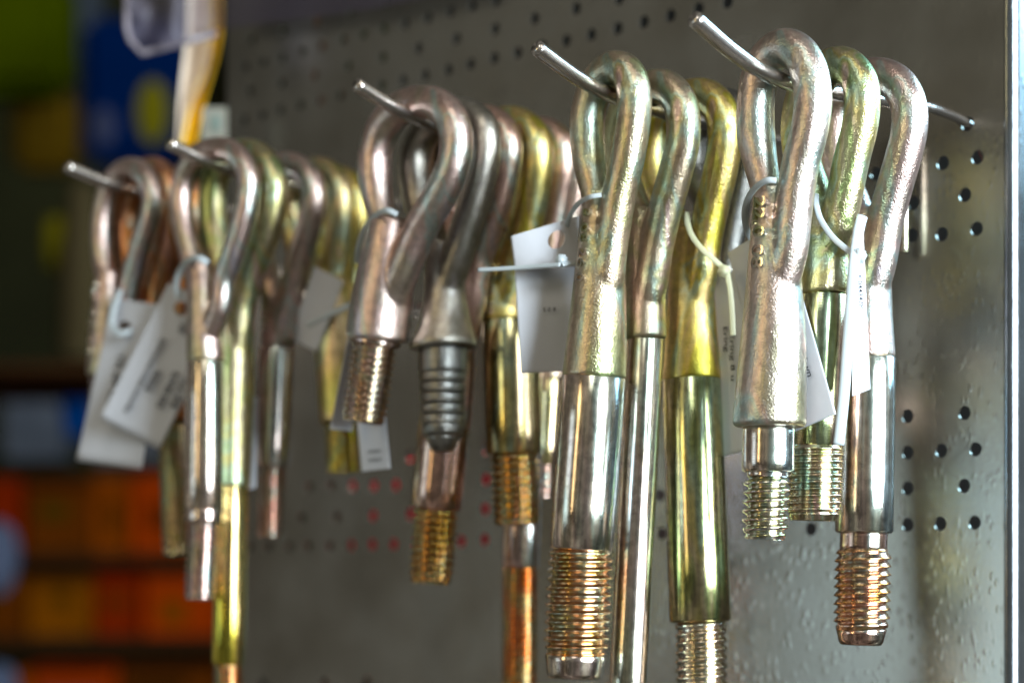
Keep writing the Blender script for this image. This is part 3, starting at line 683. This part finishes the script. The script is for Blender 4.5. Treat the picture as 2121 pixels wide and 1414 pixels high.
    paper_tag('faded tan card between the slim silver pin and the matt pink pin', [(488, 830, q), (535, 822, q-.01), (530, 1010, q-.01), (480, 1016, q)])
    q = Q['1a']
    paper_tag('warm white tag hanging straight down behind the tilted one', [(232, 618, q+.010), (344, 632, q+.002), (293, 972, q+.004), (158, 953, q+.012)],
              hole=(.32, .17, .12, .045), texts=[('TK 84 028', .30, .32, .28, .66, 20)])
    tie('pale cable tie knot across the warm white tag at the far left', [(250, 600, q+.010), (236, 640, q+.014), (232, 672, q+.015), (248, 690, q+.014), (272, 684, q+.008)], w=7)
    # small bright bracket beside the last pin
    root = empty('tag_bracket', Pq(1874, 420, .03), label='bright narrow steel rod bracket close to the sheet behind the innermost pinkish pin', cat='bracket')
    for (u, v1, q, r) in ((1873, 523, .0085, 9.5), (1856, 526, .010, 6)):
        bm = bmesh.new(); p = Pq(u, 300, q); lathe(bm, [(Pq(u, v, q), rr*px(p)) for v, rr in ((v1, r*.9), (v1-2, r), (300, r), (298, r*.9))], 28)
        for e in bm.edges: e.smooth = e.calc_face_angle(0) < .6
        build('rod', bm, zinc('bright', 'turned'), root)
    bm = bmesh.new(); sweep(bm, [Pq(1850, 302, .009), Pq(1880, 302, .009)], .0015, 12); build('cross_bar', bm, M_WIRE, root)
    bm = bmesh.new(); sweep(bm, [Pq(1866, 302, .009), Pq(1866, 302, -.004)], .002, 12); build('stud', bm, M_WIRE, root)

# ------------------------------------------------------------ behind the panel and beyond
FRM = Matrix.Rotation(YAW, 4, 'Z')
def vbox(name, u0, u1, v0, v1, w, thick, mat, label=None, cat=None, group=None, kind=None, bev=.004, parent=None, wob=0):
    a = Pw(u0, v1, w); b = Pw(u1, v0, w); sx = (u1-u0)*far(w)/FPX; sz = (v1-v0)*far(w)/FPX
    c = (a+b)/2+FW*(thick/2); bm = bmesh.new(); bmesh.ops.create_cube(bm, size=1)
    bm.transform(Matrix.Diagonal((sx, thick, sz, 1)))
    bmesh.ops.bevel(bm, geom=bm.edges[:], offset=min(bev, sx*.3, sz*.3), segments=3, affect='EDGES')
    bm.transform(FRM if not wob else FRM @ Matrix.Rotation(wob, 4, 'Z')); bm.transform(Matrix.Translation(c))
    o = build(name, bm, mat, parent, origin=None if parent else c-UP*(sz/2), smooth=False)
    return tag(o, label, cat, group, kind)
def build_back():
    D = 3.0
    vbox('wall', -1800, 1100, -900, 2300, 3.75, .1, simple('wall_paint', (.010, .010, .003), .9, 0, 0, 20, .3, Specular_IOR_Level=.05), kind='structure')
    shelfm = simple('shelf_board_orange_lit', (.020, .008, .003), .9, 0, 0, 40, .2, Specular_IOR_Level=0)  # brown tint stands for orange light falling on the boards
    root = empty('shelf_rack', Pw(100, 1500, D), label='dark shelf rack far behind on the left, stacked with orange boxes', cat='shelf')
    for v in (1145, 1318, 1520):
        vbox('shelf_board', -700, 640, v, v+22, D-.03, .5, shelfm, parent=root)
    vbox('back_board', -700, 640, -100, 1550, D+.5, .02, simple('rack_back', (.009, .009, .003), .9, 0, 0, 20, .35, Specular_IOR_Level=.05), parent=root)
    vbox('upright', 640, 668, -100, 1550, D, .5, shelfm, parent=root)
    O = [(.095, .007, .0004), (.10, .018, .0004), (.09, .024, .0004), (.05, .011, .0006), (.14, .014, .0004)]
    names = ['red-orange', 'deep orange', 'amber', 'brown-orange', 'bright orange']
    def pack(u0, u1, v0, v1, ci, dw, place):
        r = empty('product_box', Pw((u0+u1)/2, v1, D+dw), label=f'{names[ci]} product box {place}', cat='box', group='orange boxes stacked on the rack')
        vbox('carton', u0, u1, v0, v1, D+dw, .2, simple('carton_'+names[ci].replace('-', '_'), O[ci], .7, 0, 0, 30, .25, Specular_IOR_Level=0), parent=r, bev=.003)
        h = (v1-v0); wd = u1-u0; c = O[ci]
        a = random.uniform(.08, .4); b = random.uniform(.55, .92); t = random.uniform(.15, .5)
        vbox('printed_panel', u0+wd*a, u0+wd*b, v0+h*t, v0+h*min(.92, t+random.uniform(.2, .5)), D+dw-.001, .002, simple('carton_print', random.choice([(c[0]*.35, c[1]*.5, c[2]), (c[0]*.7+.01, c[1]*.6+.012, .014), (c[0]*.5, c[1]*1.3, c[2])]), .7, Specular_IOR_Level=0), parent=r, bev=.0004)
        if random.random() < .5: vbox('printed_band', u0+wd*.05, u0+wd*.95, v0+h*.03, v0+h*.14, D+dw-.001, .002, simple('band_print', (c[0]*.3, c[1]*.3, c[2]), .7, Specular_IOR_Level=0), parent=r, bev=.0004)
    rows = [(985, 1143, [(-130, 45, 0), (55, 188, 3), (189, 268, 1), (272, 400, 4)], ['at the left edge of the upper row', 'second from the left in the upper row', 'narrow, third in the upper row', 'widest, next to the hanging pins in the upper row']),
            (1175, 1316, [(-90, 50, 3), (58, 190, 2), (197, 290, 0), (297, 450, 4)], ['at the left edge of the lower row', 'second from the left in the lower row', 'third in the lower row', 'at the right end of the lower row by the panel']),
            (1368, 1518, [(-60, 60, 1), (68, 240, 4), (250, 440, 3)], ['cut off at the bottom left corner', 'in the middle of the bottom row', 'at the right of the bottom row'])]
    for v0, v1, cells, pl in rows:
        for (a, b, ci), p in zip(cells, pl): pack(a, b, v0+random.uniform(-6, 26), v1, ci, random.uniform(0, .04), p)
    B = lambda nm, c, r=.7: simple(nm, c, r, 0, 0, 20, .3, Specular_IOR_Level=0)
    # stock hanging above
    vbox('green_pack', -160, 140, -60, 190, D-.1, .12, B('green_film', (.019, .025, .0002)), 'yellow-green bag filling the upper left corner', 'bag', bev=.03)
    vbox('brown_pack', 20, 150, 185, 345, D, .1, B('brown_film', (.06, .032, .002)), 'mustard brown pack under the green bag', 'pack', bev=.02)
    r = empty('blue_pack', Pw(270, 330, 2.6), label='large deep blue pack with a yellow oval print behind the curled card', cat='pack')
    vbox('bag', 165, 388, 30, 335, 2.6, .05, B('blue_film', (.0002, .004, .022)), parent=r, bev=.02)
    for (u, v, ru, rv, c, nm) in ((316, 232, 34, 66, (.06, .05, .002), 'yellow_print'), (215, 262, 26, 40, (.016, .018, .034), 'grey_print')):
        bm = bmesh.new(); bmesh.ops.create_uvsphere(bm, u_segments=24, v_segments=12, radius=1)
        bm.transform(Matrix.Translation(Pw(u, v, 2.6)) @ FRM @ Matrix.Diagonal((ru*3.900/FPX, .004, rv*3.900/FPX, 1)))
        build('printed_oval', bm, B(nm, c), r)
    vbox('black_pack', 148, 200, -60, 130, D-.05, .1, B('charcoal_film', (.02, .024, .03)), 'charcoal pack between the green bag and the blue pack', 'pack', bev=.02)
    r = empty('tan_bottle', Pw(170, 745, 2.5), label='tall tan blurred bottle standing left of the far left pin', cat='bottle')
    bm = bmesh.new()
    pr = [(745, 44), (735, 48), (560, 48), (520, 44), (470, 34), (430, 30), (390, 28), (380, 22)]
    lathe(bm, [(Pw(172, v, 2.5), rr*3.750/FPX) for v, rr in pr], 28); build('bottle_body', bm, B('tan_plastic', (.03, .022, .010)), r)
    bm = bmesh.new(); lathe(bm, [(Pw(120, v, 2.52), rr*3.750/FPX) for v, rr in ((560, 14), (555, 26), (500, 32), (455, 26), (450, 14))], 24)
    tag(build('olive_jar', bm, B('olive_glass', (.06, .05, .002)), None, origin=Pw(120, 560, 2.52)), 'small olive yellow jar beside the tan bottle', 'jar')
    vbox('shelf_ledge', -700, 640, 752, 770, 2.48, .5, shelfm, 'dark ledge carrying the tan bottle and jar', 'shelf')
    vbox('grey_carton', 5, 128, 795, 950, D, .12, B('slate_card', (.045, .05, .062)), 'slate grey carton above the orange boxes', 'box')
    vbox('dim_carton', 192, 330, 800, 955, D+.05, .12, B('dim_card', (.05, .05, .055)), 'dim bluish carton behind the warm white tag', 'box')
    bm = bmesh.new(); lathe(bm, [(Pw(158, v, 2.8), rr*4.200/FPX) for v, rr in ((905, 10), (895, 26), (830, 34), (770, 26), (762, 10))], 28)
    tag(build('blue_spool', bm, B('blue_plastic', (.0, .03, .14)), None, origin=Pw(158, 905, 2.8)), 'rounded bright blue spool left of the tags', 'spool')
    for (v0, v1, lab) in ((1075, 1235, 'pale blue-white sack at the left edge beside the orange boxes'), (1370, 1470, 'pale sack in the bottom left corner')):
        bm = bmesh.new(); bmesh.ops.create_uvsphere(bm, u_segments=28, v_segments=16, radius=1)
        c = Pw(-6, (v0+v1)/2, 2.3); bm.transform(Matrix.Translation(c) @ FRM @ Matrix.Diagonal((44*3.450/FPX, .05, (v1-v0)/2*3.450/FPX, 1)))
        for vv in bm.verts: vv.co += Vector((mnoise.noise(vv.co*30), mnoise.noise(vv.co*30+Vector((9, 0, 0))), 0))*.006
        tag(build('pale_sack', bm, B('pale_film', (.035, .04, .06)), None, origin=c-UP*.03), lab, 'sack')
    # curled card with a yellow stripe, near the panel's left edge
    r = empty('curled_card', Pw(430, 60, 1.60), label='curled cream and yellow card strip hanging at the left edge of the panel', cat='card')
    def strip(nm, Ls, Rs, mat, w, dw=.02):
        bm = bmesh.new(); L = spline(Ls, 10); Rr = spline(Rs, 10); rows = []
        for (a, b) in zip(L, Rr):
            rows.append([bm.verts.new(Pw(a[0]+(b[0]-a[0])*k/6, a[1], w+dw*math.sin(k/6*math.pi))) for k in range(7)])
        for i in range(len(rows)-1):
            for k in range(6): bm.faces.new((rows[i][k], rows[i][k+1], rows[i+1][k+1], rows[i+1][k]))
        bmesh.ops.recalc_face_normals(bm, faces=bm.faces); bmesh.ops.solidify(bm, geom=bm.faces[:], thickness=.0008)
        build(nm, bm, mat, r)
    strip('cream_strip', [(388, -60), (386, 60), (376, 150), (370, 220), (366, 305)], [(440, -60), (438, 60), (428, 130), (396, 210), (374, 305)], simple('cream_card', (.70, .58, .46), .6), 1.69)
    strip('yellow_strip', [(440.5, -60), (438.5, 60), (428.5, 130), (396.5, 210), (374.5, 305)], [(460, -60), (460, 60), (448, 130), (425, 210), (404, 305)], simple('yellow_card', (.88, .56, .006), .5), 1.69)
    r = empty('price_card', Pw(443, 222, 1.62), label='small pale card with a teal mark by the left edge of the panel', cat='card')
    vbox('card', 418, 470, 222, 330, 1.62, .001, simple('pale_card', (.16, .155, .125), .6), parent=r, bev=.0003)
    vbox('teal_mark', 438, 456, 238, 270, 1.618, .0008, simple('teal_print', (.10, .14, .12), .6), parent=r, bev=.0003)
    # clear plastic sleeve over the top left
    m, nt, b = newmat('clear_plastic'); b.inputs['Base Color'].default_value = (.12, .105, .13, 1); b.inputs['Specular IOR Level'].default_value = .2; b.inputs['Roughness'].default_value = .3; b.inputs['Alpha'].default_value = .30
    r = empty('plastic_sleeve', Pw(350, -40, 1.6), label='creased clear plastic sleeve hanging into the top left above the blue pack', cat='sleeve')
    bm = bmesh.new(); rows = []
    outl = [(262, 262+0), (300, 0)]
    nx, ny = 40, 14
    for i in range(nx+1):
        u = 262+i*(448-262)/nx; s = i/nx
        vb = (70+s/.18*42) if s < .18 else (112-(s-.18)/.82*42)
        rows.append([bm.verts.new(Pw(u, -120+(vb+120)*j/ny, 1.60+.012*mnoise.noise(Vector((u*.02, j*.5, 1)))+.01*math.sin(s*9))) for j in range(ny+1)])
    for i in range(nx):
        for j in range(ny): bm.faces.new((rows[i][j], rows[i+1][j], rows[i+1][j+1], rows[i][j+1]))
    bmesh.ops.recalc_face_normals(bm, faces=bm.faces); bmesh.ops.solidify(bm, geom=bm.faces[:], thickness=.0006); build('sheet', bm, m, r)
    bm = bmesh.new(); sweep(bm, [Pw(262, -120, 1.6), Pw(262, 60, 1.6), Pw(270, 85, 1.6), Pw(295, 112, 1.6), Pw(370, 92, 1.6), Pw(448, 70, 1.6)], .0022, 10)
    build('welded_seam', bm, simple('seam_plastic', (.15, .13, .15), .3), r)
    m2, nt, b = newmat('lilac_plastic'); b.inputs['Base Color'].default_value = (.06, .05, .07, 1); b.inputs['Specular IOR Level'].default_value = .1; b.inputs['Roughness'].default_value = .4; b.inputs['Alpha'].default_value = .38
    bm = bmesh.new()
    a = [Pq(448, -60, .02), Pq(960, -160, .02), Pq(960, -20, .02), Pq(760, 22, .02), Pq(452, 62, .02)]
    bm.faces.new([bm.verts.new(p) for p in a]); bmesh.ops.recalc_face_normals(bm, faces=bm.faces); bmesh.ops.solidify(bm, geom=bm.faces[:], thickness=.0015)
    tag(build('price_rail', bm, m2, None, smooth=False, origin=a[0]), 'smoky lilac plastic rail along the top left of the perforated sheet', 'rail')
    # behind the perforated sheet
    def ybox(name, x0, x1, y0, y1, z0, z1, mat, **k):
        bm = bmesh.new(); bmesh.ops.create_cube(bm, size=1)
        bm.transform(Matrix.Translation(((x0+x1)/2, (y0+y1)/2, (z0+z1)/2)) @ Matrix.Diagonal((x1-x0, y1-y0, z1-z0, 1)))
        bmesh.ops.bevel(bm, geom=bm.edges[:], offset=.002, segments=1, affect='EDGES')
        o = build(name, bm, mat, None, smooth=False, origin=Vector(((x0+x1)/2, (y0+y1)/2, z0))); tag(o, **k)
    a = Pq(722, 1140, 0); b = Pq(1030, 620, 0)
    dz = .0
    ybox('red_carton', a.x-.072, b.x-.045, .065, .10, a.z-.09, 1.42, simple('red_card', (.50, .002, .014), .9, Specular_IOR_Level=0), label='red carton behind the sheet, showing through a cluster of its holes', cat='box')
    ybox('hole_shade_sheet', -.63, -.02, .14, .145, .95, 1.95, M_DARK, label='added black sheet standing in for the shade behind the perforations', cat='backing sheet')  # sheet added so that the holes read as dark
build_panel(); build_pegs(); build_pins(); build_tags(); build_back()
area('red_carton_fill', (-.52, .035, 1.55), (-.56, .08, 1.33), .30, .03, .7, (1, .9, .85))  # added fill behind the panel, brightens the red carton through the holes
